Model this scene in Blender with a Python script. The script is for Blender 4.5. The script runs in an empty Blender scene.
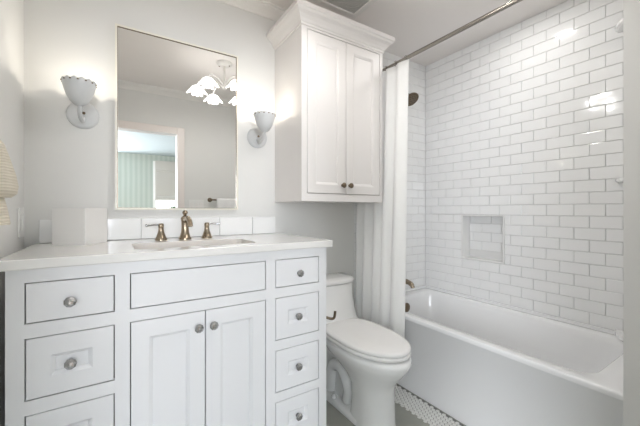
import bpy, bmesh, math, random
from mathutils import Vector, Matrix
random.seed(7)
PI = math.pi
S = bpy.context.scene
COL = S.collection
H = 1.115            # lens height above the floor
CEIL = 2.342

# ------------------------------------------------------------------ camera
cd = bpy.data.cameras.new('camera')
cam = bpy.data.objects.new('camera', cd)
COL.objects.link(cam)
cam.location = (0, 0, H)
cam.rotation_euler = (PI/2, 0, -math.radians(32.8))
cd.sensor_width = 36
cd.lens = 318.5/640*36
cd.shift_y = -3/640
cd.clip_start = 0.01
S.camera = cam
# ------------------------------------------------------------------ world and exposure
w = bpy.data.worlds.new('daylight')
S.world = w
w.use_nodes = True
w.node_tree.nodes['Background'].inputs[0].default_value = (0.75, 0.86, 1.0, 1)
w.node_tree.nodes['Background'].inputs[1].default_value = 2.5
S.view_settings.view_transform = 'Standard'
S.view_settings.look = 'None'
S.view_settings.gamma = 1
S.view_settings.use_curve_mapping = False
S.view_settings.exposure = 0.68
S.cycles.max_bounces = 12
S.cycles.diffuse_bounces = 8
S.cycles.sample_clamp_indirect = 6


def lamp(name, kind, loc, power, color=(1, 1, 1), size=0.1, size_y=None, rot=(0, 0, 0), parent=None):
    l = bpy.data.lights.new(name, kind)
    l.energy = power
    l.color = color
    if kind == 'AREA':
        l.size = size
        if size_y:
            l.shape = 'RECTANGLE'
            l.size_y = size_y
    else:
        l.shadow_soft_size = size
    o = bpy.data.objects.new(name, l)
    COL.objects.link(o)
    o.location = loc
    o.rotation_euler = rot
    if parent:
        o.parent = parent
    return o


# far-room lamps: two added to brighten at made-up windows, third at the mirrored window
lamp('window_daylight', 'AREA', (-2.27, -1.9, 1.4), 74, (0.92, 0.94, 1.0), 1.35, 1.25, (-PI/2, 0, PI/2))
lamp('window_daylight', 'AREA', (-0.7, -4.52, 1.45), 84, (0.92, 0.94, 1.0), 1.15, 1.25, (-PI/2, 0, PI))
lamp('window_daylight', 'AREA', (1.2, -4.52, 1.1), 8, (0.92, 0.94, 1.0), 0.8, 0.45, (-PI/2, 0, PI))
SCONCE_W, CHAND_W, DOWN_W = 0.5, 0.95, 1.7


# ------------------------------------------------------------------ materials
def mat(name, col, rough=0.5, metal=0.0, spec=0.5, coat=0.0, noise=0.0, nscale=8.0, bump=0.0, bscale=60.0, trans=0.0, emit=None, estr=0.0):
    m = bpy.data.materials.new(name)
    m.use_nodes = True
    nt = m.node_tree
    b = nt.nodes['Principled BSDF']
    b.inputs['Base Color'].default_value = (*col, 1)
    b.inputs['Roughness'].default_value = rough
    b.inputs['Metallic'].default_value = metal
    b.inputs['Specular IOR Level'].default_value = spec
    b.inputs['Coat Weight'].default_value = coat
    b.inputs['Transmission Weight'].default_value = trans
    if emit:
        b.inputs['Emission Color'].default_value = (*emit, 1)
        b.inputs['Emission Strength'].default_value = estr
    tc = nt.nodes.new('ShaderNodeTexCoord')
    if noise:
        n = nt.nodes.new('ShaderNodeTexNoise')
        n.inputs['Scale'].default_value = nscale
        n.inputs['Detail'].default_value = 4
        nt.links.new(tc.outputs['Object'], n.inputs['Vector'])
        r = nt.nodes.new('ShaderNodeMix')
        r.data_type = 'RGBA'
        r.inputs[6].default_value = (*[c*(1-noise) for c in col], 1)
        r.inputs[7].default_value = (*[min(1, c*(1+noise)) for c in col], 1)
        nt.links.new(n.outputs['Fac'], r.inputs[0])
        nt.links.new(r.outputs[2], b.inputs['Base Color'])
    if bump:
        n = nt.nodes.new('ShaderNodeTexNoise')
        n.inputs['Scale'].default_value = bscale
        nt.links.new(tc.outputs['Object'], n.inputs['Vector'])
        bp = nt.nodes.new('ShaderNodeBump')
        bp.inputs['Strength'].default_value = bump
        bp.inputs['Distance'].default_value = 0.002
        nt.links.new(n.outputs['Fac'], bp.inputs['Height'])
        nt.links.new(bp.outputs['Normal'], b.inputs['Normal'])
    return m


M = {}
M['wall'] = mat('wall_paint', (0.73, 0.73, 0.715), 0.65, noise=0.01, bump=0.05, bscale=250)
M['ceil'] = mat('ceiling_paint', (0.86, 0.825, 0.805), 0.75, noise=0.01)
M['trim'] = mat('trim_paint', (0.80, 0.785, 0.76), 0.35)
M['casing'] = mat('casing_paint', (0.82, 0.76, 0.73), 0.35)
M['cab'] = mat('cabinet_paint', (0.82, 0.825, 0.84), 0.32, noise=0.005)
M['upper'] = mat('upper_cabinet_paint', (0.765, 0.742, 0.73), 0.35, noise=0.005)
M['inside'] = mat('cabinet_inside', (0.25, 0.24, 0.22), 0.8)
M['quartz'] = mat('quartz', (0.83, 0.82, 0.80), 0.12, coat=0.3, noise=0.012, nscale=25)
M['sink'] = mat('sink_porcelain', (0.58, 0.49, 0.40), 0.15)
M['porc'] = mat('toilet_porcelain', (0.87, 0.87, 0.865), 0.12, coat=0.4)
M['lid'] = mat('toilet_seat_plastic', (0.89, 0.88, 0.87), 0.22)
M['tub'] = mat('tub_enamel', (0.84, 0.845, 0.85), 0.14, coat=0.3)
M['tile'] = mat('glazed_tile', (0.855, 0.86, 0.86), 0.09, coat=0.3, noise=0.015, nscale=3.0, bump=0.10, bscale=14)
M['grout'] = mat('grout', (0.72, 0.72, 0.715), 0.9)
M['marble'] = mat('niche_marble', (0.80, 0.80, 0.79), 0.25, noise=0.03, nscale=9)
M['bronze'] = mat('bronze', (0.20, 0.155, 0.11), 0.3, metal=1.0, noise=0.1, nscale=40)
M['champ'] = mat('champagne_bronze', (0.36, 0.295, 0.22), 0.25, metal=1.0, noise=0.06, nscale=30)
M['rod'] = mat('brushed_nickel', (0.36, 0.335, 0.30), 0.22, metal=1.0)
M['chrome'] = mat('chrome', (0.50, 0.51, 0.52), 0.12, metal=1.0)
M['crystal'] = mat('cut_crystal', (0.46, 0.46, 0.46), 0.06, metal=0.8, spec=0.9)
M['mirror'] = mat('mirror_silver', (0.90, 0.90, 0.885), 0.0, metal=1.0)
M['mframe'] = mat('mirror_frame_paint', (0.80, 0.78, 0.70), 0.35)
M['curtain'] = mat('curtain_cotton', (0.90, 0.90, 0.89), 0.85, bump=0.15, bscale=300)
M['sconce'] = mat('sconce_enamel', (0.60, 0.615, 0.625), 0.45, noise=0.03, nscale=60, bump=0.2, bscale=160)
M['bulb'] = mat('frosted_bulb', (0.9, 0.9, 0.9), 0.4, emit=(1.0, 0.92, 0.78), estr=2.5)
M['petal'] = mat('milk_glass', (0.9, 0.9, 0.88), 0.3, emit=(1.0, 0.98, 0.96), estr=1.9)
M['white'] = mat('white_plastic', (0.80, 0.80, 0.79), 0.35)
M['box'] = mat('white_lacquer', (0.80, 0.79, 0.775), 0.35)
M['towel'] = mat('terry_towel', (0.82, 0.82, 0.82), 0.95, bump=0.8, bscale=400)
M['floor'] = mat('floor_tile', (0.33, 0.335, 0.30), 0.5, noise=0.10, nscale=14)
M['hex'] = mat('white_mosaic', (0.74, 0.74, 0.72), 0.25)
M['hexgrout'] = mat('mosaic_grout', (0.16, 0.16, 0.15), 0.9)
M['green'] = mat('plant_leaf', (0.08, 0.16, 0.06), 0.6, noise=0.2)
M['terra'] = mat('clay_pot', (0.25, 0.2, 0.16), 0.8)
M['vent'] = mat('vent_grey', (0.52, 0.52, 0.50), 0.5)
M['dark'] = mat('dark_slot', (0.03, 0.03, 0.03), 0.8)
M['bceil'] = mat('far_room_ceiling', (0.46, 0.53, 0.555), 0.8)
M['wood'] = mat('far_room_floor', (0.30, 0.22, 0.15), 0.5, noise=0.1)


def stripe_mat(name, a, b_, scale, axis='X', bump=0.0, rough=0.8):
    m = mat(name, a, rough)
    nt = m.node_tree
    b = nt.nodes['Principled BSDF']
    tc = nt.nodes.new('ShaderNodeTexCoord')
    wv = nt.nodes.new('ShaderNodeTexWave')
    wv.bands_direction = axis
    wv.inputs['Scale'].default_value = scale
    wv.inputs['Distortion'].default_value = 0.4
    nt.links.new(tc.outputs['Object'], wv.inputs['Vector'])
    mx = nt.nodes.new('ShaderNodeMix')
    mx.data_type = 'RGBA'
    mx.inputs[6].default_value = (*a, 1)
    mx.inputs[7].default_value = (*b_, 1)
    nt.links.new(wv.outputs['Fac'], mx.inputs[0])
    nt.links.new(mx.outputs[2], b.inputs['Base Color'])
    if bump:
        bp = nt.nodes.new('ShaderNodeBump')
        bp.inputs['Strength'].default_value = bump
        bp.inputs['Distance'].default_value = 0.003
        nt.links.new(wv.outputs['Fac'], bp.inputs['Height'])
        nt.links.new(bp.outputs['Normal'], b.inputs['Normal'])
    return m


M['wallpaper'] = stripe_mat('striped_wallpaper', (0.42, 0.465, 0.415), (0.50, 0.53, 0.485), 3.2)
M['shade'] = stripe_mat('woven_shade', (0.50, 0.46, 0.42), (0.60, 0.57, 0.53), 14)
M['beige'] = stripe_mat('ribbed_beige_cotton', (0.66, 0.61, 0.51), (0.74, 0.69, 0.59), 34, 'Z', bump=0.5)


# ------------------------------------------------------------------ mesh helpers
def obj(name, bm, m, parent=None, smooth=False, bevel=0.0, seg=2, sub=0, solid=0.0, auto=None):
    bmesh.ops.recalc_face_normals(bm, faces=bm.faces)
    me = bpy.data.meshes.new(name)
    bm.to_mesh(me)
    bm.free()
    me.materials.append(m)
    if smooth:
        for p in me.polygons:
            p.use_smooth = True
        if auto:
            me.set_sharp_from_angle(angle=math.radians(auto))
    o = bpy.data.objects.new(name, me)
    COL.objects.link(o)
    if solid:
        md = o.modifiers.new('solid', 'SOLIDIFY')
        md.thickness = solid
        md.offset = 0
    if bevel:
        md = o.modifiers.new('bevel', 'BEVEL')
        md.width = bevel
        md.segments = seg
        md.limit_method = 'ANGLE'
        md.angle_limit = math.radians(40)
    if sub:
        md = o.modifiers.new('sub', 'SUBSURF')
        md.levels = md.render_levels = sub
    if parent:
        o.parent = parent
        if parent.parent:
            base = parent.parent.location + parent.location
        else:
            base = parent.location
        me.transform(Matrix.Translation(-base))
    return o


def tag(o, label=None, cat=None, group=None, kind=None):
    if label:
        o['label'] = label
    if cat:
        o['category'] = cat
    if group:
        o['group'] = group
    if kind:
        o['kind'] = kind
    return o


def thing(name, label, cat, loc=(0, 0, 0), group=None):
    o = bpy.data.objects.new(name, None)
    COL.objects.link(o)
    o.empty_display_size = 0.05
    o.location = loc
    return tag(o, label, cat, group)


def single(o, loc, label, cat, group=None):
    """a thing that is one mesh: put its origin at its base"""
    o.data.transform(Matrix.Translation(-Vector(loc)))
    o.location = loc
    return tag(o, label, cat, group)


def struct(name, bm, m, **k):
    return tag(obj(name, bm, m, **k), kind='structure')


def BM():
    return bmesh.new()


def box(bm, x0, x1, y0, y1, z0, z1):
    v = [bm.verts.new(p) for p in ((x0, y0, z0), (x1, y0, z0), (x1, y1, z0), (x0, y1, z0),
                                   (x0, y0, z1), (x1, y0, z1), (x1, y1, z1), (x0, y1, z1))]
    for f in ((0, 3, 2, 1), (4, 5, 6, 7), (0, 1, 5, 4), (1, 2, 6, 5), (2, 3, 7, 6), (3, 0, 4, 7)):
        bm.faces.new([v[i] for i in f])
    return bm


def loft(bm, rings, cap0=True, cap1=True, closed=True):
    vs = [[bm.verts.new(p) for p in r] for r in rings]
    n = len(vs[0])
    for a, b in zip(vs, vs[1:]):
        for i in range(n if closed else n-1):
            j = (i+1) % n
            bm.faces.new((a[i], a[j], b[j], b[i]))
    if cap0:
        bm.faces.new(list(reversed(vs[0])))
    if cap1:
        bm.faces.new(vs[-1])
    return bm


def lathe(bm, prof, mtx=None, seg=24, cap0=True, cap1=True, lobes=0, amp=None):
    mtx = mtx or Matrix()
    rings = []
    for k, (r, z) in enumerate(prof):
        ring = []
        for i in range(seg):
            t = 2*PI*i/seg
            rr, zz = r, z
            if lobes and amp:
                zz += amp[k]*abs(math.cos(lobes*t/2))
            ring.append(mtx @ Vector((rr*math.cos(t), rr*math.sin(t), zz)))
        rings.append(ring)
    return loft(bm, rings, cap0, cap1)


def tube(bm, pts, r, seg=12, caps=True):
    pts = [Vector(p) for p in pts]
    rs = r if isinstance(r, (list, tuple)) else [r]*len(pts)
    rings = []
    up = None
    for i, p in enumerate(pts):
        d = (pts[min(i+1, len(pts)-1)] - pts[max(i-1, 0)]).normalized()
        if up is None:
            up = Vector((0, 0, 1)) if abs(d.z) < 0.9 else Vector((1, 0, 0))
        a = d.cross(up).normalized()
        up = a.cross(d).normalized()
        rings.append([p + rs[i]*(math.cos(2*PI*k/seg)*a + math.sin(2*PI*k/seg)*up) for k in range(seg)])
    return loft(bm, rings, caps, caps)


def spline(pts, n=8):
    P = [Vector(p) for p in pts]
    P = [2*P[0]-P[1]] + P + [2*P[-1]-P[-2]]
    out = []
    for i in range(1, len(P)-2):
        for k in range(n):
            t = k/n
            a, b, c, d = P[i-1], P[i], P[i+1], P[i+2]
            out.append(0.5*((2*b)+(c-a)*t+(2*a-5*b+4*c-d)*t*t+(3*b-a-3*c+d)*t**3))
    out.append(P[-2])
    return out


def at(loc, axis='Z'):
    T = Matrix.Translation(loc)
    if axis == '-Y':
        return T @ Matrix.Rotation(PI/2, 4, 'X')
    if axis == 'Y':
        return T @ Matrix.Rotation(-PI/2, 4, 'X')
    if axis == 'X':
        return T @ Matrix.Rotation(PI/2, 4, 'Y')
    if axis == '-X':
        return T @ Matrix.Rotation(-PI/2, 4, 'Y')
    if axis == '-Z':
        return T @ Matrix.Rotation(PI, 4, 'X')
    return T


def rrect(x0, x1, y0, y1, r, z, n=8):
    out = []
    for cx, cy, a0 in ((x1-r, y1-r, 0), (x0+r, y1-r, PI/2), (x0+r, y0+r, PI), (x1-r, y0+r, 1.5*PI)):
        for k in range(n+1):
            a = a0 + PI/2*k/n
            out.append(Vector((cx+r*math.cos(a), cy+r*math.sin(a), z)))
    return out


def egg(cx, yf, yb, wd, z, n=40, back=0.6, ym=0.5, front=1.0):
    """plan outline of a bowl or lid: rounded towards -Y, squarer towards +Y"""
    mid = yf + (yb-yf)*ym
    out = []
    for i in range(n):
        t = 2*PI*i/n
        c, s = math.cos(t), math.sin(t)
        e = back if s > 0 else front
        x = math.copysign(abs(c)**e, c)*wd
        y = math.copysign(abs(s)**e, s)*((yb-mid) if s > 0 else (mid-yf))
        out.append(Vector((cx+x, mid+y, z)))
    return out


def panel(bm, x0, x1, z0, z1, y, th, stile=0.0, rec=0.0, ch=0.006, top=None):
    """cabinet front facing -Y; recessed centre panel when stile is set"""
    top = stile if top is None else top

    def R(i, j, yy):
        return [Vector((x0+i, yy, z0+j)), Vector((x1-i, yy, z0+j)), Vector((x1-i, yy, z1-j)), Vector((x0+i, yy, z1-j))]
    rings = [R(0, 0, y+th), R(0, 0, y+0.0015), R(0.0015, 0.0015, y)]
    if stile:
        rings += [R(stile, top, y), R(stile+ch, top+ch, y+rec*0.6), R(stile+ch+0.002, top+ch+0.002, y+rec)]
    return loft(bm, rings)


# ------------------------------------------------------------------ structure: room shell
YB, XL, XT, XF = 1.80, -0.321, 2.232, 1.52
YE = 0.363                      # tub end wall
struct('floor', box(BM(), -0.43, 2.45, -0.14, 1.92, -0.06, 0.0), M['floor'])
struct('ceiling', box(BM(), -0.43, 2.45, -0.14, 1.92, CEIL, CEIL+0.08), M['ceil'])
struct('wall_left', box(BM(), -0.43, XL, -0.14, YB, 0, CEIL), M['wall'])
struct('wall_back', box(BM(), -0.43, 2.45, YB, 1.92, 0, CEIL), M['wall'])
bm = BM()                       # doorway wall, open where the camera stands
box(bm, XL, -0.25, -0.14, -0.03, 0, CEIL)
box(bm, 0.545, 1.50, -0.14, -0.03, 0, CEIL)
box(bm, -0.25, 0.545, -0.14, -0.03, 1.90, CEIL)
struct('wall_front', bm, M['wall'])
struct('wall_partition', box(BM(), 1.50, 2.45, -0.14, YE, 0, CEIL), M['wall'])
bm = BM()                       # casing of the doorway
box(bm, XL, -0.25, -0.03, -0.014, 0, 1.97)
box(bm, 0.545, 0.615, -0.03, -0.014, 0, 1.97)
box(bm, -0.25, 0.545, -0.03, -0.014, 1.90, 1.97)
struct('trim_1', bm, M['casing'], bevel=0.004)


def crown(pts_fn):
    prof = [(0, 0.062), (0.006, 0.062), (0.010, 0.050), (0.022, 0.034), (0.040, 0.018), (0.044, 0.010), (0.052, 0.010), (0.052, 0), (0, 0)]
    return loft(BM(), [[pts_fn(e, o, CEIL-d) for o, d in prof] for e in (0, 1)])


struct('trim_2', crown(lambda e, o, z: Vector(((XL, 1.43)[e], YB-o, z))), M['trim'])
struct('trim_3', crown(lambda e, o, z: Vector(((XL+0.05, 1.50)[e], -0.03+o, z))), M['trim'])
struct('trim_4', crown(lambda e, o, z: Vector((XL+o, (-0.03, YB-0.05)[e], z))), M['trim'])
struct('baseboard_back', box(BM(), 0.90, 1.44, YB-0.014, YB, 0, 0.11), M['trim'], bevel=0.003)

# tiled tub wall: grout bed with real tiles, and a recessed niche
P, L, Z0 = 0.0671, 0.141, 0.477
NY0, NY1, NZ0, NZ1 = 1.14, 1.461, Z0+4*P, Z0+9*P
bm = BM()
box(bm, XT, 2.45, YE, YB, 0, NZ0)
box(bm, XT, 2.45, YE, YB, NZ1, CEIL)
box(bm, XT, 2.45, YE, NY0, NZ0, NZ1)
box(bm, XT, 2.45, NY1, YB, NZ0, NZ1)
box(bm, XT+0.09, 2.45, NY0, NY1, NZ0, NZ1)
struct('wall_right', bm, M['grout'])


def tile(bm, a0, a1, z0, z1, f, d=0.006, g=0.0011):
    """one glazed tile; f(a, depth, z) places it; slightly out of true like hand-set tile"""
    a0 += g; a1 -= g; z0 += g; z1 -= g
    if a1-a0 < 0.006 or z1-z0 < 0.006:
        return
    t1, t2 = random.uniform(-1, 1)*0.0005, random.uniform(-1, 1)*0.0004
    b = 0.0022

    def q(i, dd, tl):
        out = []
        for a, z, sa, sz in ((a0+i, z0+i, -1, -1), (a1-i, z0+i, 1, -1), (a1-i, z1-i, 1, 1), (a0+i, z1-i, -1, 1)):
            out.append(f(a, dd + (sa*t1+sz*t2 if tl else 0), z))
        return out
    loft(bm, [q(0, 0, 0), q(0, d*0.55, 0), q(b*0.35, d*0.88, 1), q(b, d, 1)], cap0=False)


def tile_field(bm, a0, a1, z0, z1, f, start, hole=None, half=1):
    k = 0
    z = Z0
    while z < z1 - 1e-6:
        zt = min(z+P, z1)
        off = start + (0 if k % 2 == 0 else half*L/2)
        a = off - L*math.ceil((off-a0)/L)
        while a < a1:
            s0, s1 = max(a, a0), min(a+L, a1)
            if s1 - s0 > 0.004 and z >= z0-1e-6:
                if hole and hole[2] < (z+zt)/2 < hole[3] and s1 > hole[0] and s0 < hole[1]:
                    if s0 < hole[0]:
                        tile(bm, s0, hole[0], z, zt, f)
                    if s1 > hole[1]:
                        tile(bm, hole[1], s1, z, zt, f)
                else:
                    tile(bm, s0, s1, z, zt, f)
            a += L
        z = zt
        k += 1
    return bm


FR = 0.012
TW = XT - 0.0
struct('wall_tile_right', tile_field(BM(), YE, YB-0.006, Z0, CEIL, lambda a, d, z: Vector((TW-d, a, z)), 0.539,
                                     hole=(NY0, NY1, NZ0, NZ1)), M['tile'])
struct('wall_tile_back', tile_field(BM(), 1.45, XT-0.006, Z0, CEIL, lambda a, d, z: Vector((a, YB-d, z)), 1.50), M['tile'])
struct('wall_grout_back', box(BM(), 1.45, XT, YB-0.0015, YB, 0.3, CEIL), M['grout'])
struct('wall_tile_niche', tile_field(BM(), NY0+FR, NY1-FR, NZ0+FR, NZ1-FR, lambda a, d, z: Vector((XT+0.09-d, a, z)), 0.575), M['tile'])
bm = BM()                       # marble lining of the niche
x0, x1 = XT-0.008, XT+0.088
box(bm, x0, x1, NY0+0.0005, NY0+FR, NZ0+0.0005, NZ1-0.0005)
box(bm, x0, x1, NY1-FR, NY1-0.0005, NZ0+0.0005, NZ1-0.0005)
box(bm, x0, x1, NY0+FR, NY1-FR, NZ0+0.0005, NZ0+FR)
box(bm, x0, x1, NY0+FR, NY1-FR, NZ1-FR, NZ1-0.0005)
struct('trim_5', bm, M['marble'], bevel=0.002)

# mosaic border along the tub
bm = BM()
hr = 0.0118
dx, dy = hr*math.sqrt(3)*1.13, hr*1.5*1.13
row = 0
y = 0.25
while y < 1.78:
    xx = XF-0.005-dx/2 - (dx/2 if row % 2 else 0)
    for k in range(6):
        cx = xx - k*dx
        loft(bm, [[Vector((cx+rr*math.sin(PI/3*i), y+rr*math.cos(PI/3*i), zz)) for i in range(6)] for rr, zz in ((hr, 0.0005), (hr, 0.002), (hr*0.86, 0.0034))], cap0=False)
    y += dy
    row += 1
struct('trim_6', bm, M['hex'])
struct('trim_7', box(BM(), 1.392, XF, 0.2, YB, 0.0, 0.0012), M['hexgrout'])

# the room across the doorway, seen only in the mirror
BX0, BX1, BY = -2.2, 2.6, -4.45
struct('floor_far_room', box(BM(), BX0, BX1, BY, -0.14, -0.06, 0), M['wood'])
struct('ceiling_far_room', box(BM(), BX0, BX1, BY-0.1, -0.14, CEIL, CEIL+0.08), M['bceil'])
bm = BM()
W3 = (-2.62, -1.18, 0.75, 2.05)  # unseen window, added so its lamp lights the tub apron and toilet
box(bm, BX0-0.1, BX0, BY-0.1, W3[0], 0, CEIL)
box(bm, BX0-0.1, BX0, W3[1], -0.14, 0, CEIL)
box(bm, BX0-0.1, BX0, W3[0], W3[1], 0, W3[2])
box(bm, BX0-0.1, BX0, W3[0], W3[1], W3[3], CEIL)
struct('wall_far_room_left', bm, M['wallpaper'])
bm = BM()
for a, b, c, d in ((W3[0]-0.06, W3[0], W3[2]-0.06, W3[3]+0.06), (W3[1], W3[1]+0.06, W3[2]-0.06, W3[3]+0.06), (W3[0], W3[1], W3[3], W3[3]+0.06), (W3[0], W3[1], W3[2]-0.06, W3[2])):
    box(bm, BX0, BX0+0.02, a, b, c, d)
struct('window_3', bm, M['trim'])
struct('wall_far_room_right', box(BM(), BX1, BX1+0.1, BY-0.1, -0.14, 0, CEIL), M['wallpaper'])
bm = BM()
W1, W2 = (0.78, 1.62, 0.85, 2.15), (-1.3, -0.1, 0.8, 2.1)  # second window is unseen, added so its lamp lights the vanity front
yy0, yy1 = BY-0.1, BY
box(bm, BX0, W2[0], yy0, yy1, 0, CEIL)
box(bm, W2[1], W1[0], yy0, yy1, 0, CEIL)
box(bm, W1[1], BX1, yy0, yy1, 0, CEIL)
for q in (W1, W2):
    box(bm, q[0], q[1], yy0, yy1, 0, q[2])
    box(bm, q[0], q[1], yy0, yy1, q[3], CEIL)
struct('wall_far_room_back', bm, M['wallpaper'])
bm = BM()
box(bm, BX0, -0.43, -0.152, -0.14, 0, CEIL)
box(bm, 1.52, BX1, -0.152, -0.14, 0, CEIL)
struct('wall_far_room_front', bm, M['wallpaper'])
for i, q in enumerate((W1, W2)):
    bm = BM()
    t = 0.06
    box(bm, q[0]-t, q[0], BY, BY+0.02, q[2]-t, q[3]+t)
    box(bm, q[1], q[1]+t, BY, BY+0.02, q[2]-t, q[3]+t)
    box(bm, q[0], q[1], BY, BY+0.02, q[3], q[3]+t)
    box(bm, q[0]-t, q[1]+t, BY, BY+0.17, q[2]-t, q[2])
    mx = (q[0]+q[1])/2
    box(bm, mx-0.012, mx+0.012, BY-0.05, BY-0.03, q[2], q[3])
    struct('window_%d' % (i+1), bm, M['trim'])  # the second of these is the added, unseen window


# ------------------------------------------------------------------ vanity
def knob(parent, x, y, z, r=0.0168, m='crystal', collar='chrome'):
    k = obj('knob', lathe(BM(), [(r*0.25, 0), (r*0.25, 0.008), (r*0.75, 0.011), (r, 0.017), (r*0.96, 0.021), (r*0.55, 0.027), (r*0.2, 0.0275)], at((x, y, z), '-Y'), 9 if m == 'crystal' else 16), M[m], parent,
            smooth=(m != 'crystal'))
    obj('backplate', lathe(BM(), [(r*0.6, 0), (r*0.6, 0.003), (r*0.3, 0.006)], at((x, y, z), '-Y'), 16), M[collar], k if parent.parent is None else parent, smooth=True, auto=40)
    return k


VX0, VX1, VF, VBK, VTOP = -0.263, 0.841, 1.25, 1.785, 0.941
van = thing('vanity_cabinet', 'white inset-drawer bathroom vanity cabinet with crystal knobs under the quartz top', 'cabinet', (0.29, VF, 0))
rows = [(0.779, 0.901), (0.553, 0.737), (0.329, 0.511), (0.106, 0.289)]
cols = [(-0.222, 0.0), (0.043, 0.535), (0.578, 0.800)]
bm = BM()
fy = VF + 0.02
xs = [VX0, -0.222, 0.0, 0.043, 0.535, 0.578, 0.800, VX1]
for a, b in ((0, 1), (2, 3), (4, 5), (6, 7)):           # stiles
    box(bm, xs[a], xs[b], VF, fy, 0.0 if a in (0, 6) else 0.06, VTOP)
for (a, b) in ((-0.222, 0.0), (0.578, 0.800)):           # rails of the drawer stacks
    zz = [0.06] + [v for r in reversed(rows) for v in r] + [VTOP]
    for i in range(0, len(zz), 2):
        box(bm, a, b, VF, fy, zz[i], zz[i+1])
for z0_, z1_ in ((0.06, 0.106), (0.737, 0.779), (0.901, VTOP)):
    box(bm, 0.043, 0.535, VF, fy, z0_, z1_)
obj('face_frame', bm, M['cab'], van)
obj('side_panel', box(BM(), VX0, VX0+0.018, fy, VBK, 0.0, VTOP), M['cab'], van)
obj('side_panel', box(BM(), VX1-0.018, VX1, fy, VBK, 0.0, VTOP), M['cab'], van)
bm = BM()
box(bm, VX0+0.018, VX1-0.018, fy, VBK-0.012, 0.06, 0.075)
box(bm, VX0+0.018, VX1-0.018, VBK-0.012, VBK, 0.06, VTOP)
obj('interior', bm, M['inside'], van)
G = 0.0031
for ci in (0, 2):
    x0_, x1_ = cols[ci]
    for ri, (z0_, z1_) in enumerate(rows):
        bm = BM()
        panel(bm, x0_+G, x1_-G, z0_+G, z1_-G, VF, 0.018, 0.0 if ri == 0 else 0.056, 0.012, 0.010)
        d = obj('drawer', bm, M['cab'], van)
        yk = VF if ri == 0 else VF+0.012
        knob(d, (x0_+x1_)/2 + (-0.004 if ci == 0 else 0.004), yk, (z0_+z1_)/2-0.006)
bm = BM()
panel(bm, 0.043+G, 0.535-G, rows[0][0]+G, rows[0][1]-G, VF, 0.018)
obj('false_drawer_front', bm, M['cab'], van)
for x0_, x1_, kx in ((0.043+G, 0.289-G*0.6, 0.263), (0.289+G*0.6, 0.535-G, 0.317)):
    bm = BM()
    panel(bm, x0_, x1_, 0.106+G, 0.737-G, VF, 0.018, 0.054, 0.012, 0.010, 0.058)
    d = obj('door', bm, M['cab'], van)
    knob(d, kx, VF, 0.676)

# counter with a cut-out, sink under it
CX0, CX1, CY0, CY1, CZ = -0.283, 0.866, 1.232, 1.797, 0.972
SX0, SX1, SY0, SY1 = 0.06, 0.53, 1.325, 1.565
bm = BM()
n = 6
o_ = [rrect(CX0, CX1, CY0, CY1, 0.004, z, n) for z in (0.942, 0.945, 0.9695, 0.972)]
o_[0] = rrect(CX0+0.002, CX1-0.002, CY0+0.002, CY1, 0.004, 0.942, n)
o_[3] = rrect(CX0+0.002, CX1-0.002, CY0+0.002, CY1, 0.004, 0.972, n)
i_ = [rrect(SX0, SX1, SY0, SY1, 0.03, z, n) for z in (0.972, 0.942)]
loft(bm, [i_[1], o_[0], o_[1], o_[2], o_[3], i_[0], i_[1]], False, False)
bmesh.ops.remove_doubles(bm, verts=bm.verts, dist=1e-6)
single(obj('countertop', bm, M['quartz']), (0.29, 1.51, 0.942), 'white quartz countertop with square edge and sink cut-out on the vanity', 'countertop')
bm = BM()
loft(bm, [rrect(SX0-0.03, SX1+0.03, SY0-0.03, SY1+0.03, 0.04, 0.9405, n), rrect(SX0+0.001, SX1-0.001, SY0+0.001, SY1-0.001, 0.03, 0.9405, n),
          rrect(SX0+0.006, SX1-0.006, SY0+0.006, SY1-0.006, 0.035, 0.90, n), rrect(SX0+0.02, SX1-0.02, SY0+0.02, SY1-0.02, 0.045, 0.845, n),
          rrect(SX0+0.06, SX1-0.06, SY0+0.06, SY1-0.06, 0.05, 0.825, n), rrect(SX0+0.2, SX1-0.2, SY0+0.1, SY1-0.1, 0.015, 0.82, n)], False, True)
sk = single(obj('sink', bm, M['sink'], smooth=True, auto=50), (0.295, 1.445, 0.82), 'rectangular undermount porcelain sink set into the white countertop', 'sink')
obj('drain', lathe(BM(), [(0.022, 0), (0.022, 0.002), (0.012, 0.004)], at((0.295, 1.445, 0.8195)), 20), M['champ'], sk, smooth=True)

# backsplash tiles
bm = BM()
f = lambda a, d, z: Vector((a, YB-d, z))
edges = [-0.273, -0.082, 0.109, 0.30, 0.491, 0.682, 0.829]
for a, b in zip(edges, edges[1:]):
    tile(bm, a, b, 0.9725, 1.0745, f, 0.009, 0.0009)
single(obj('backsplash', bm, M['tile']), (0.29, YB, 0.9725), 'single row of glossy white tiles along the wall behind the faucet', 'backsplash')

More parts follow.
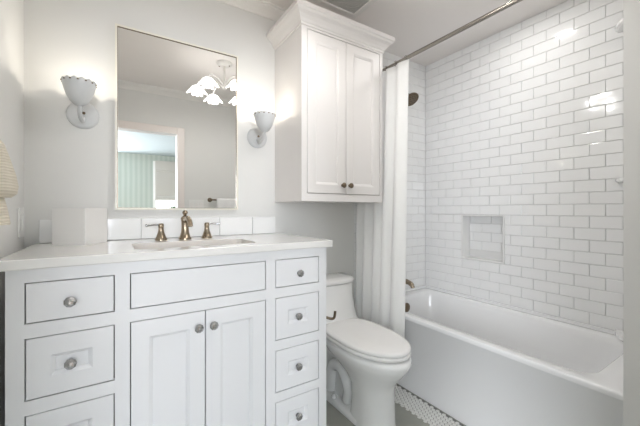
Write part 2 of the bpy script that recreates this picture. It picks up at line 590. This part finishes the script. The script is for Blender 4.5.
# faucet
fa = thing('faucet', 'champagne bronze widespread faucet with two lever handles behind the sink', 'faucet', (0.293, 1.69, 0.972))
bm = BM()
lathe(bm, [(0.030, 0), (0.030, 0.006), (0.025, 0.012), (0.019, 0.032), (0.0165, 0.06), (0.0175, 0.085), (0.0195, 0.096), (0.0195, 0.104), (0.012, 0.112),
           (0.007, 0.116), (0.008, 0.120), (0.0125, 0.127), (0.0125, 0.133), (0.008, 0.140), (0.001, 0.142)], at((0.293, 1.69, 0.972)), 24)
obj('spout_column', bm, M['champ'], fa, smooth=True, auto=50)
bm = BM()
tube(bm, spline([(0.293, 1.685, 1.062), (0.293, 1.645, 1.074), (0.293, 1.60, 1.072), (0.293, 1.565, 1.056), (0.293, 1.558, 1.040)], 6), [0.013]*12+[0.0115]*12+[0.012], 14)
obj('spout', bm, M['champ'], fa, smooth=True, auto=60)
for sx, hx in ((-1, 0.186), (1, 0.398)):
    h = obj('handle', lathe(BM(), [(0.027, 0), (0.027, 0.005), (0.022, 0.014), (0.014, 0.036), (0.011, 0.058), (0.0125, 0.062), (0.0125, 0.072), (0.010, 0.078), (0.001, 0.080)],
                            at((hx, 1.69, 0.972)), 20), M['champ'], fa, smooth=True, auto=50)
    bm = BM()
    tube(bm, [(hx, 1.69, 1.043), (hx+sx*0.03, 1.689, 1.045), (hx+sx*0.055, 1.688, 1.043), (hx+sx*0.060, 1.688, 1.0425), (hx+sx*0.066, 1.688, 1.042)], [0.0055, 0.0045, 0.005, 0.0075, 0.006], 12)
    obj('lever', bm, M['chrome'], h, smooth=True, auto=60)['label'] = 'polished chrome lever'

# tissue box on the counter
bm = BM()
s_ = 0.068
loft(bm, [rrect(-s_, s_, -s_, s_, 0.003, z, 3) for z in (0, 0.150)] + [rrect(-0.03, 0.03, -0.018, 0.018, 0.015, z, 3) for z in (0.150, 0.143)])
tb = obj('tissue_box', bm, M['box'])
tb.location = (-0.1215, 1.694, 0.9722)
tb.rotation_euler = (0, 0, math.radians(-32.7))
tag(tb, 'plain white cube tissue box on the left end of the countertop', 'tissue box')

# mirror
mi = thing('wall_mirror', 'tall rectangular mirror in a thin cream frame above the faucet', 'mirror', (0.296, YB, 1.115))
MX0, MX1, MZ0, MZ1, MY = 0.001, 0.591, 1.115, 1.991, 1.775
bm = BM()
fw = 0.009


def rim(i, yy):
    return [Vector((MX0+i, yy, MZ0+i)), Vector((MX1-i, yy, MZ0+i)), Vector((MX1-i, yy, MZ1-i)), Vector((MX0+i, yy, MZ1-i))]


loft(bm, [rim(0, YB), rim(0, MY), rim(fw, MY), rim(fw, MY+0.006)], False, False)
obj('frame', bm, M['mframe'], mi)
bm = BM()  # dark ring drawn where the frame's inner faces lie in shade
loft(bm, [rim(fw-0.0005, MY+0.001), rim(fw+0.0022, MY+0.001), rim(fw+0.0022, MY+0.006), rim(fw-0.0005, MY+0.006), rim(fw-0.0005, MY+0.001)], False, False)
obj('edge_shade', bm, M['bronze'], mi)['label'] = 'thin dark ring standing in for shade on the inner faces of the frame'
bm = BM()
box(bm, MX0+fw, MX1-fw, MY+0.005, MY+0.009, MZ0+fw, MZ1-fw)
obj('mirror_glass', bm, M['mirror'], mi)


# ------------------------------------------------------------------ wall sconces
def sconce(x, xc, label):
    yc, zr = 1.655, 1.645
    t = thing('wall_sconce', label, 'wall lamp', (x, YB, 1.555), 'pair of sconces beside the mirror')
    obj('backplate', lathe(BM(), [(0.062, 0), (0.062, 0.004), (0.058, 0.009), (0.05, 0.012), (0.001, 0.013)], at((x, YB, 1.545), '-Y'), 32), M['sconce'], t, smooth=True, auto=50)
    obj('screw', lathe(BM(), [(0.006, 0), (0.006, 0.004), (0.003, 0.006)], at((x+0.004, YB-0.0125, 1.552), '-Y'), 12), M['bronze'], t, smooth=True)['label'] = 'dark bronze screw'
    bm = BM()
    tube(bm, spline([(x, YB-0.012, 1.53), (x, YB-0.035, 1.512), (xc, yc+0.05, 1.512), (xc, yc+0.015, 1.53), (xc, yc, 1.556)], 6), 0.0085, 12)
    obj('arm', bm, M['sconce'], t, smooth=True)
    bm = BM()
    outer = [(0.008, -0.094), (0.018, -0.090), (0.031, -0.077), (0.043, -0.056), (0.051, -0.033), (0.0565, -0.012), (0.0595, 0.0)]
    prof = outer + [(r-0.003, z+0.003) for r, z in reversed(outer)]
    amp = [0, 0, 0, 0, 0, 0.0005, 0.008, 0.008, 0.0005] + [0]*5
    lathe(bm, prof, at((xc, yc, zr-0.003)), 112, lobes=14, amp=amp)
    obj('cup_shade', bm, M['sconce'], t, smooth=True, auto=60)
    bm = BM()
    for k in range(14):  # small dark dots at the notches of the rim
        a = 2*PI*(k+0.5)/14
        lathe(bm, [(0.001, -0.003), (0.003, -0.002), (0.0042, 0), (0.003, 0.002), (0.001, 0.003)], at((xc+0.0585*math.cos(a), yc+0.0585*math.sin(a), zr-0.004)), 8)
    obj('rim_dots', bm, M['bronze'], t, smooth=True)['label'] = 'row of small dark dots along the scalloped rim'
    obj('bulb', lathe(BM(), [(0.012, 0), (0.013, 0.015), (0.022, 0.038), (0.024, 0.048), (0.018, 0.062), (0.004, 0.068)], at((xc, yc, zr-0.085)), 16), M['bulb'], t, smooth=True)
    lamp('bulb_light', 'POINT', Vector((xc, yc, zr+0.014))-t.location, SCONCE_W, (1.0, 0.91, 0.78), 0.005, parent=t)


sconce(-0.121, -0.124, 'white scalloped cup sconce on the wall left of the mirror')
sconce(0.713, 0.700, 'white scalloped cup sconce between the mirror and the wall cabinet')

# ------------------------------------------------------------------ wall cabinet
UX0, UX1, UF, UZ0, UZ1 = 0.829, 1.410, 1.466, 1.163, 2.185
uc = thing('wall_cabinet', 'white two-door wall cabinet with crown moulding hung above the toilet', 'cabinet', (1.12, YB, UZ0))
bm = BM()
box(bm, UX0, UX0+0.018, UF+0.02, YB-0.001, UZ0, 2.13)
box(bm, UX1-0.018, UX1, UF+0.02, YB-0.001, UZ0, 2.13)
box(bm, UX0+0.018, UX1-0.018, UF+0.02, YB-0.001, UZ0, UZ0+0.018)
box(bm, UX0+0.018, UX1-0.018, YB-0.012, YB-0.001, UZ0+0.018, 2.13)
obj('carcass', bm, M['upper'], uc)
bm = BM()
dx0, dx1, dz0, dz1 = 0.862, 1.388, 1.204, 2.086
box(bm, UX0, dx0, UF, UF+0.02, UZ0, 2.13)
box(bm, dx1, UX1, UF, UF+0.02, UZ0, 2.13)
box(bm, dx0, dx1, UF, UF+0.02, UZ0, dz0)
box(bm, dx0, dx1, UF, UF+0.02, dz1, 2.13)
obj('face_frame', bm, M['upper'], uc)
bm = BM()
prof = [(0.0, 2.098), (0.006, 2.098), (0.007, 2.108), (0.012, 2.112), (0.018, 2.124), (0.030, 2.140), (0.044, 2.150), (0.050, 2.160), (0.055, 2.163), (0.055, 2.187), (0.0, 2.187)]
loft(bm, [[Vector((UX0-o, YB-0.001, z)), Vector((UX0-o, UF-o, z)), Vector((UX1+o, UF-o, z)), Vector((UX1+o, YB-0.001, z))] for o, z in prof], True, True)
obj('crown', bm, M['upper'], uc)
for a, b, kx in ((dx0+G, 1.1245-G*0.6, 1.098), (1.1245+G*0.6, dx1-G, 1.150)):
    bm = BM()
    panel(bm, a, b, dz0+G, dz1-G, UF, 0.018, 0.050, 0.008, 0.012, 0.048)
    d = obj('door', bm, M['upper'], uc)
    knob(d, kx, UF, 1.256, 0.0155, 'bronze', 'bronze')

# ------------------------------------------------------------------ toilet
TX = 1.150
to = thing('toilet', 'white floor-standing toilet with closed lid between the vanity and the tub', 'toilet', (TX, 1.4, 0))
bm = BM()
loft(bm, [egg(TX+0.003, 1.140, 1.38, 0.106, 0.0), egg(TX+0.003, 1.144, 1.38, 0.104, 0.02), egg(TX+0.003, 1.148, 1.37, 0.099, 0.12), egg(TX+0.003, 1.146, 1.38, 0.099, 0.20), egg(TX, 1.126, 1.42, 0.108, 0.245),
          egg(TX, 1.088, 1.50, 0.128, 0.29), egg(TX, 1.055, 1.57, 0.152, 0.33), egg(TX, 1.037, 1.60, 0.163, 0.365), egg(TX, 1.042, 1.61, 0.162, 0.386), egg(TX, 1.056, 1.60, 0.150, 0.392)])
obj('bowl', bm, M['porc'], to, smooth=True, auto=60)
bm = BM()
loft(bm, [rrect(TX-0.105, TX+0.105, 1.25, 1.74, 0.05, z) for z in (0.0, 0.025)] + [rrect(TX-0.095, TX+0.095, 1.25, 1.73, 0.05, 0.034)]
     + [rrect(TX-0.052, TX+0.052, 1.27, 1.70, 0.04, z) for z in (0.038, 0.30)] + [rrect(TX-0.12, TX+0.12, 1.40, 1.70, 0.06, 0.37)])
for sx in (-1, 1):
    tube(bm, spline([(TX+sx*0.045, 1.42, 0.05), (TX+sx*0.055, 1.40, 0.13), (TX+sx*0.058, 1.46, 0.215), (TX+sx*0.058, 1.54, 0.20), (TX+sx*0.055, 1.57, 0.12), (TX+sx*0.045, 1.58, 0.04)], 6), 0.036, 14)
obj('trapway', bm, M['porc'], to, smooth=True, auto=50)
for sx in (-1, 1):
    obj('bolt_cap', lathe(BM(), [(0.016, 0), (0.016, 0.01), (0.010, 0.019), (0.001, 0.022)], at((TX+sx*0.088, 1.50, 0.033)), 16), M['porc'], to, smooth=True)
bm = BM()
loft(bm, [egg(TX, 1.050, 1.575, 0.163, 0.3985, back=0.55), egg(TX, 1.046, 1.578, 0.167, 0.404, back=0.55), egg(TX, 1.046, 1.578, 0.167, 0.414, back=0.55), egg(TX, 1.050, 1.575, 0.164, 0.418, back=0.55)])
obj('seat', bm, M['lid'], to, smooth=True, auto=60)
bm = BM()
loft(bm, [egg(TX, 1.050, 1.578, 0.163, 0.4205, back=0.55), egg(TX, 1.046, 1.582, 0.167, 0.425, back=0.55), egg(TX, 1.046, 1.582, 0.167, 0.434, back=0.55), egg(TX, 1.052, 1.578, 0.161, 0.4395, back=0.55),
          egg(TX, 1.060, 1.56, 0.140, 0.4425, back=0.55), egg(TX, 1.15, 1.50, 0.07, 0.4435, back=0.55)])
obj('lid', bm, M['lid'], to, smooth=True, auto=60)
bm = BM()
loft(bm, [egg(TX, 1.55, 1.785, 0.130, 0.335, back=0.3, ym=0.6, front=0.75), egg(TX, 1.545, 1.79, 0.180, 0.37, back=0.3, ym=0.6, front=0.7), egg(TX, 1.555, 1.79, 0.196, 0.42, back=0.25, ym=0.6, front=0.7),
          egg(TX, 1.585, 1.79, 0.186, 0.50, back=0.25, ym=0.6, front=0.7), egg(TX, 1.60, 1.79, 0.180, 0.58, back=0.25, ym=0.6, front=0.7), egg(TX, 1.60, 1.79, 0.180, 0.648, back=0.25, ym=0.6, front=0.7)])
obj('tank', bm, M['porc'], to, smooth=True, auto=60)
bm = BM()
loft(bm, [egg(TX, 1.598, 1.79, 0.182, 0.6505, back=0.25, ym=0.6, front=0.7), egg(TX, 1.592, 1.793, 0.188, 0.655, back=0.25, ym=0.6, front=0.7), egg(TX, 1.592, 1.793, 0.188, 0.674, back=0.25, ym=0.6, front=0.7),
          egg(TX, 1.600, 1.788, 0.180, 0.682, back=0.25, ym=0.6, front=0.7), egg(TX, 1.65, 1.77, 0.12, 0.685, back=0.25, ym=0.6, front=0.7)])
obj('tank_lid', bm, M['porc'], to, smooth=True, auto=60)
bm = BM()
lathe(bm, [(0.011, 0), (0.011, 0.006), (0.006, 0.010)], at((TX-0.115, 1.603, 0.60), '-Y'), 14)
tube(bm, [(TX-0.115, 1.593, 0.60), (TX-0.15, 1.588, 0.598)], 0.0045, 10)
obj('flush_lever', bm, M['bronze'], to, smooth=True, auto=50)['label'] = 'dark bronze flush lever'

# toilet paper arm on the vanity side
bm = BM()
lathe(bm, [(0.018, 0), (0.018, 0.004), (0.010, 0.008), (0.007, 0.010)], at((VX1, 1.32, 0.60), 'X'), 18)
tube(bm, spline([(VX1+0.006, 1.32, 0.60), (VX1+0.045, 1.315, 0.580), (VX1+0.066, 1.30, 0.574), (VX1+0.076, 1.292, 0.582), (VX1+0.079, 1.288, 0.612)], 6), 0.0065, 12)
obj('paper_holder', bm, M['bronze'], van, smooth=True, auto=50)['label'] = 'small dark hook-shaped paper holder on the side'

# ------------------------------------------------------------------ bathtub
TY0, TY1, TX1, TR = YE+0.002, YB-0.008, XT-0.008, 0.456
tub = thing('bathtub', 'white alcove bathtub with flat apron along the tiled wall', 'bathtub', (1.87, 1.08, 0))


def tr(i0, i1, j0, j1, r, z):
    return rrect(XF+i0, TX1-i1, TY0+j0, TY1-j1, r, z, 10)


bm = BM()
loft(bm, [tr(0.008, 0, 0, 0, 0.004, 0.0), tr(0.008, 0, 0, 0, 0.004, 0.428), tr(0.001, 0, 0, 0, 0.004, 0.433), tr(0.0, 0, 0, 0, 0.006, 0.437), tr(0.0, 0, 0, 0, 0.006, 0.450), tr(0.002, 0.002, 0.002, 0.002, 0.008, 0.456), tr(0.009, 0.006, 0.006, 0.006, 0.01, 0.458),
          tr(0.058, 0.062, 0.105, 0.075, 0.085, 0.458), tr(0.068, 0.072, 0.115, 0.083, 0.09, 0.450), tr(0.074, 0.078, 0.125, 0.088, 0.10, 0.42), tr(0.085, 0.09, 0.17, 0.098, 0.11, 0.28), tr(0.105, 0.11, 0.24, 0.115, 0.12, 0.14),
          tr(0.14, 0.14, 0.30, 0.15, 0.12, 0.095), tr(0.22, 0.22, 0.40, 0.25, 0.10, 0.085)])
obj('basin', bm, M['tub'], tub, smooth=True, auto=55)
bm = BM()
box(bm, TX1-0.004, TX1+0.0075, TY0, TY1+0.006, 0.452, 0.4765)
box(bm, XF+0.005, TX1-0.004, TY1-0.006, TY1+0.0055, 0.452, 0.4765)
obj('tile_flange', bm, M['tub'], tub, bevel=0.003)
obj('overflow_plate', lathe(BM(), [(0.036, 0), (0.036, 0.004), (0.030, 0.009), (0.001, 0.011)], at((1.885, TY1-0.094, 0.365), '-Y'), 24), M['bronze'], tub, smooth=True, auto=50)
obj('drain', lathe(BM(), [(0.03, 0), (0.03, 0.003), (0.02, 0.005)], at((1.875, 1.50, 0.0845)), 20), M['bronze'], tub, smooth=True)

bm = BM()
ty = YB-0.0065
lathe(bm, [(0.030, 0), (0.030, 0.005), (0.022, 0.010)], at((1.905, ty, 0.555), '-Y'), 20)
tube(bm, spline([(1.905, ty-0.006, 0.555), (1.905, ty-0.06, 0.560), (1.905, ty-0.11, 0.554), (1.905, ty-0.135, 0.538), (1.905, ty-0.14, 0.522)], 6), [0.020]*10+[0.018]*8+[0.0155]*7, 16)
single(obj('tub_spout', bm, M['champ'], smooth=True, auto=60), (1.905, ty, 0.555), 'bronze tub spout on the tiled end wall above the bath', 'tub spout')

sh = thing('showerhead', 'dark bronze shower head on a bent arm beside the curtain', 'shower head', (1.835, ty, 2.01))
bm = BM()
tube(bm, spline([(1.835, ty, 2.01), (1.835, ty-0.07, 2.025), (1.835, ty-0.12, 2.01), (1.83, ty-0.15, 1.98)], 6), 0.010, 12)
obj('arm', bm, M['bronze'], sh, smooth=True)
obj('flange', lathe(BM(), [(0.03, 0), (0.028, 0.006), (0.012, 0.012)], at((1.835, ty, 2.01), '-Y'), 20), M['bronze'], sh, smooth=True)
hm = Matrix.Translation((1.828, ty-0.165, 1.963)) @ Matrix.Rotation(math.radians(-38), 4, 'X') @ Matrix.Rotation(PI, 4, 'X')
obj('head', lathe(BM(), [(0.010, -0.018), (0.014, -0.005), (0.030, 0.018), (0.052, 0.038), (0.056, 0.044), (0.056, 0.052)], hm, 28), M['bronze'], sh, smooth=True, auto=50)
bm = BM()
for rr, nn in ((0.015, 6), (0.03, 12), (0.044, 18)):
    for i in range(nn):
        a = 2*PI*i/nn
        lathe(bm, [(0.0035, 0.052), (0.0025, 0.056)], hm @ Matrix.Translation((rr*math.cos(a), rr*math.sin(a), 0)), 8)
obj('nozzles', bm, M['dark'], sh)

# corner shelves at the near end of the tub
for z, th_, lab in ((2.045, 0.022, 'white corner shelf high at the right edge of the tiled wall'), (1.255, 0.02, 'white corner shelf at mid height right edge of the tiled wall'),
                    (0.459, 0.028, 'small white corner ledge on the tub rim at the right end')):
    bm = BM()
    rings = []
    for zz, i in ((z, 0.012), (z+th_*0.4, 0.0), (z+th_, 0.0)):
        xs_ = XT-0.008 if z > 1 else XT-0.0165
        pts = [Vector((xs_, YE, zz))]
        for k in range(9):
            a = PI/2*k/8
            pts.append(Vector((xs_-(0.195-i)*math.sin(a)**1.2, YE+(0.205-i)*math.cos(a)**1.2 if k < 8 else YE, zz)))
        rings.append(pts)
    loft(bm, rings)
    single(obj('corner_shelf', bm, M['porc']), (XT-0.008, YE, z), lab, 'shelf', 'corner shelves at the end of the tub')

# ------------------------------------------------------------------ curtain and rod
RX, RZ = 1.492, 2.040
rod = thing('shower_curtain_rod', 'brushed metal shower curtain rod running across above the tub', 'curtain rod', (RX, 1.08, RZ))
bm = BM()
tube(bm, [(RX, YE-0.3, RZ), (RX, YB-0.007, RZ)], 0.0115, 16)
bm2 = BM()
tube(bm2, [(RX, 0.05, RZ), (RX, 1.34, RZ)], 0.0115, 16)
tube(bm2, [(RX, 1.34, RZ), (RX, YB-0.008, RZ)], 0.0095, 16)
bm.free()
obj('pole', bm2, M['rod'], rod, smooth=True, auto=50)
obj('flange', lathe(BM(), [(0.03, 0), (0.03, 0.006), (0.016, 0.02), (0.0125, 0.022)], at((RX, YB-0.007, RZ), '-Y'), 20), M['rod'], rod, smooth=True, auto=50)
bm = BM()
box(bm, RX-0.02, RX+0.008, 0.03, 0.055, RZ-0.02, RZ+0.02)
obj('end_bracket', bm, M['rod'], rod, bevel=0.003)

cur = thing('shower_curtain', 'white cotton shower curtain gathered beside the wall cabinet', 'curtain', (RX, 1.57, 0.22))
NU, NV = 240, 36
Ztop, Zbot = RZ-0.018, 0.20
grid = []
phs = [0, 0.9, 2.1, 0.4, 1.7]
for j in range(NV+1):
    v = j/NV
    z = Ztop + (Zbot-Ztop)*v
    r_ = []
    y1 = 1.325 + 0.045*v
    for i in range(NU+1):
        u = i/NU
        warp = u + 0.020*math.sin(2*PI*2.3*u+0.6) + 0.012*math.sin(2*PI*5.1*u+1.0)
        ph = 2*PI*5*warp + 0.8
        a = (0.014 + 0.018*min(1, v*1.5))
        xw = a*math.sin(ph) + 0.006*math.sin(ph*2.13+phs[2]+1.5*v)*v
        yw = 0.012*math.cos(ph*1.0+0.7)*(0.4+v)
        r_.append((RX-0.014+xw*0.85 - 0.012*v, y1 + (1.785-y1)*u + yw*(1 if 0.02 < u < 0.98 else 0.3), z + 0.003*math.sin(ph)*(1-v)))
    grid.append([Vector(p) for p in r_])
bm = BM()
loft(bm, grid, False, False, closed=False)
obj('fabric', bm, M['curtain'], cur, smooth=True, solid=0.002)
for k in range(6):
    yk = 1.345 + k*0.084
    bm = BM()
    tube(bm, [(RX+0.017*math.sin(t*PI/6), yk, RZ+0.017*math.cos(t*PI/6)-0.003) for t in range(13)], 0.002, 8, False)
    obj('curtain_ring', bm, M['rod'], cur, smooth=True)

# ------------------------------------------------------------------ small wall things
def plate(name, label, cat, f, gang, axis):
    t = thing(name, label, cat, f)
    return t


sw = thing('light_switch', 'white switch plate on the left wall near the corner', 'light switch', (XL, 1.735, 1.065))
bm = BM()
box(bm, XL, XL+0.006, 1.695, 1.775, 1.005, 1.125)
obj('cover_plate', bm, M['white'], sw, bevel=0.002)
bm = BM()
box(bm, XL+0.006, XL+0.010, 1.718, 1.752, 1.032, 1.098)
obj('rocker', bm, M['white'], sw, bevel=0.0015)

sw3 = thing('light_switch_bank', 'white three-gang switch plate reflected in the mirror beside the doorway', 'light switch', (0.735, -0.03, 1.165))
bm = BM()
box(bm, 0.66, 0.81, -0.03, -0.024, 1.105, 1.225)
obj('cover_plate', bm, M['white'], sw3, bevel=0.002)
for k in range(3):
    xk = 0.688+0.047*k
    bm = BM()
    box(bm, xk-0.016, xk+0.016, -0.024, -0.019, 1.132, 1.198)
    obj('rocker', bm, M['box'], sw3, bevel=0.0015)

tbar = thing('towel_bar', 'dark bronze towel bar on the doorway wall, reflected in the mirror', 'towel bar', (1.1, -0.03, 1.225))
bm = BM()
tube(bm, [(0.86, 0.035, 1.225), (1.35, 0.035, 1.225)], 0.008, 12)
obj('bar', bm, M['bronze'], tbar, smooth=True, auto=50)
for xk in (0.875, 1.335):
    bm = BM()
    lathe(bm, [(0.024, 0), (0.024, 0.006), (0.011, 0.014), (0.010, 0.05), (0.014, 0.056), (0.014, 0.074), (0.006, 0.08)], at((xk, -0.03, 1.225), 'Y'), 16)
    obj('post', bm, M['bronze'], tbar, smooth=True, auto=50)
bm = BM()
ring0 = [(0.0145, 0.90), (0.018, 1.0), (0.0215, 1.12), (0.0225, 1.222), (0.028, 1.236), (0.035, 1.2395), (0.042, 1.236), (0.0475, 1.222), (0.0475, 1.1), (0.052, 0.86)]
loft(bm, [[Vector((0.93+0.36*i/12, y + 0.0025*math.sin(i*1.9), z)) for y, z in ring0] for i in range(13)], False, False, closed=False)
single(obj('bath_towel', bm, M['towel'], smooth=True, solid=0.005), (1.11, 0.035, 0.86), 'white towel folded over the towel bar, seen in the mirror', 'towel')

# beige hand towel on the left wall, gathered in two tiers on a small hook
ht = thing('hand_towel', 'beige ribbed cloth hanging in two bell-shaped tiers at the left edge', 'hand towel', (XL, 1.395, 1.07))


def half_bell(bm, prof, yc, xw, nn=20):
    rings = []
    for r, d, z in prof:
        ring = []
        for i in range(nn+1):
            a = -PI/2 + PI*i/nn
            g = 1 + 0.05*math.cos(a*9)
            ring.append(Vector((xw + 0.001 + d*math.cos(a)*g, yc + r*math.sin(a), z)))
        rings.append(ring)
    return loft(bm, rings)


yc = 1.395
obj('lower_tier', half_bell(BM(), [(0.045, 0.022, 1.16), (0.060, 0.030, 1.12), (0.076, 0.036, 1.075), (0.076, 0.036, 1.068)], yc, XL), M['beige'], ht, smooth=True, auto=60)
obj('upper_tier', half_bell(BM(), [(0.008, 0.010, 1.345), (0.028, 0.024, 1.325), (0.055, 0.038, 1.275), (0.080, 0.050, 1.228), (0.098, 0.056, 1.190), (0.094, 0.053, 1.168), (0.07, 0.040, 1.156)], yc, XL), M['beige'], ht, smooth=True, auto=60)

# exhaust fan on the ceiling
ef = thing('exhaust_fan', 'square grey ceiling vent with white border above the wall cabinet', 'ceiling vent', (1.13, 1.43, CEIL))
FX0, FX1, FY0, FY1 = 0.975, 1.285, 1.277, 1.587
bm = BM()


def fr(i, z):
    return [Vector((FX0+i, FY0+i, z)), Vector((FX1-i, FY0+i, z)), Vector((FX1-i, FY1-i, z)), Vector((FX0+i, FY1-i, z))]


loft(bm, [fr(0, CEIL), fr(0.002, CEIL-0.010), fr(0.036, CEIL-0.014), fr(0.042, CEIL-0.006)], False, False)
obj('frame', bm, M['trim'], ef)
bm = BM()
for k in range(16):
    yk = FY0+0.042+k*0.0142
    box(bm, FX0+0.038, FX1-0.038, yk, yk+0.012, CEIL-0.009, CEIL-0.005)
obj('grille', bm, M['vent'], ef)
bm = BM()
box(bm, FX0+0.024, FX1-0.024, FY0+0.024, FY1-0.024, CEIL-0.004, CEIL-0.001)
obj('duct', bm, M['vent'], ef)

# recessed light over the tub
rl = thing('recessed_light', 'round recessed downlight in the ceiling over the bathtub', 'ceiling light', (1.83, 0.93, CEIL))
obj('trim_ring', lathe(BM(), [(0.062, -0.001), (0.085, -0.001), (0.085, -0.005), (0.064, -0.008), (0.06, -0.004)], at((1.83, 0.93, CEIL)), 32, False, False), M['trim'], rl, smooth=True)
m_ = mat('downlight_lens', (0.9, 0.9, 0.9), 0.4, emit=(1.0, 0.94, 0.85), estr=6)
obj('lens', lathe(BM(), [(0.062, -0.0035), (0.03, -0.005), (0.002, -0.0055)], at((1.83, 0.93, CEIL)), 24), m_, rl, smooth=True)
l = lamp('downlight', 'AREA', (0, 0, -0.012), DOWN_W, (1.0, 0.98, 0.96), 0.11, parent=rl)
l.data.shape = 'DISK'

# ------------------------------------------------------------------ chandelier (seen in the mirror)
ch = thing('chandelier', 'white chandelier with lit flower-shaped glass shades, reflected in the mirror', 'chandelier', (0.77, 0.89, CEIL))
cx, cy = 0.77, 0.89
obj('canopy', lathe(BM(), [(0.065, 0), (0.063, -0.012), (0.045, -0.024), (0.012, -0.030)], at((cx, cy, CEIL)), 24), M['trim'], ch, smooth=True, auto=50)
for a in (0.6, 0.6+PI):
    obj('screw', lathe(BM(), [(0.007, 0), (0.005, -0.006)], at((cx+0.042*math.cos(a), cy+0.042*math.sin(a), CEIL-0.022)), 10), M['bronze'], ch)
bm = BM()
tube(bm, [(cx, cy, CEIL-0.028), (cx, cy, CEIL-0.19)], 0.008, 12)
lathe(bm, [(0.008, 0), (0.022, -0.012), (0.022, -0.03), (0.006, -0.045)], at((cx, cy, CEIL-0.18)), 16)
obj('stem', bm, M['trim'], ch, smooth=True, auto=50)
for k in range(6):
    a = 2*PI*k/6 + 0.35
    dv = Vector((math.cos(a), math.sin(a), 0))
    c0 = Vector((cx, cy, CEIL-0.198))
    e = c0 + dv*0.215
    bm = BM()
    tube(bm, spline([c0+dv*0.015, c0+dv*0.08+Vector((0, 0, 0.035)), c0+dv*0.17+Vector((0, 0, 0.035)), e+Vector((0, 0, 0.0)), e+Vector((0, 0, -0.02))], 6), 0.0055, 10)
    ar = obj('arm', bm, M['trim'], ch, smooth=True)
    bm = BM()
    rings = []
    for r, z, rip in ((0.014, 0, 0), (0.034, -0.006, 0.06), (0.050, -0.022, 0.12), (0.058, -0.038, 0.16), (0.070, -0.048, 0.20)):
        rings.append([e + Vector((0, 0, -0.012)) + Vector(((r*(1+rip*math.cos(7*2*PI*i/56)))*math.cos(2*PI*i/56), (r*(1+rip*math.cos(7*2*PI*i/56)))*math.sin(2*PI*i/56), z - 0.05*rip*math.cos(7*2*PI*i/56))) for i in range(56)])
    loft(bm, rings, True, False)
    obj('glass_shade', bm, M['petal'], ar, smooth=True, solid=0.003)
    lamp('shade_light', 'POINT', e+Vector((0, 0, -0.060))-ch.location, CHAND_W, (1.0, 0.98, 0.96), 0.03, parent=ch)

# ------------------------------------------------------------------ far room things, seen in the mirror
bm = BM()
prof = [(0.010, 2.22), (0.03, 2.22), (0.034, 2.02), (0.046, 1.99), (0.034, 1.97), (0.03, 1.42), (0.045, 1.40), (0.045, 1.34), (0.02, 1.33)]
loft(bm, [[Vector((x, BY+0.02+o, z)) for o, z in prof] for x in (0.76, 1.64)])
single(obj('roman_shade', bm, M['shade']), (1.2, BY+0.03, 1.33), 'pale woven roman shade half lowered over the far window, in the mirror', 'window shade')
pl = thing('potted_plant', 'small dark green potted plant on the far window sill, in the mirror', 'plant', (1.12, BY+0.09, 0.85))
obj('pot', lathe(BM(), [(0.05, 0), (0.07, 0.12), (0.074, 0.12), (0.074, 0.135), (0.06, 0.135)], at((1.12, BY+0.09, 0.85)), 20), M['terra'], pl, smooth=True, auto=50)
bm = BM()
for k in range(60):
    a, el, ln = random.uniform(0, 2*PI), random.uniform(0.3, 1.4), random.uniform(0.12, 0.32)
    d = Vector((math.cos(a)*math.cos(el), 0.3*abs(math.sin(a))*math.cos(el), math.sin(el)))
    p0 = Vector((1.12, BY+0.09, 0.98))
    sd = d.cross(Vector((0, 1, 0.2))).normalized()*0.018
    p1, p2 = p0+d*ln*0.6, p0+d*ln
    v = [bm.verts.new(p) for p in (p0, p1-sd, p2, p1+sd)]
    bm.faces.new(v)
obj('foliage', bm, M['green'], pl, solid=0.001)
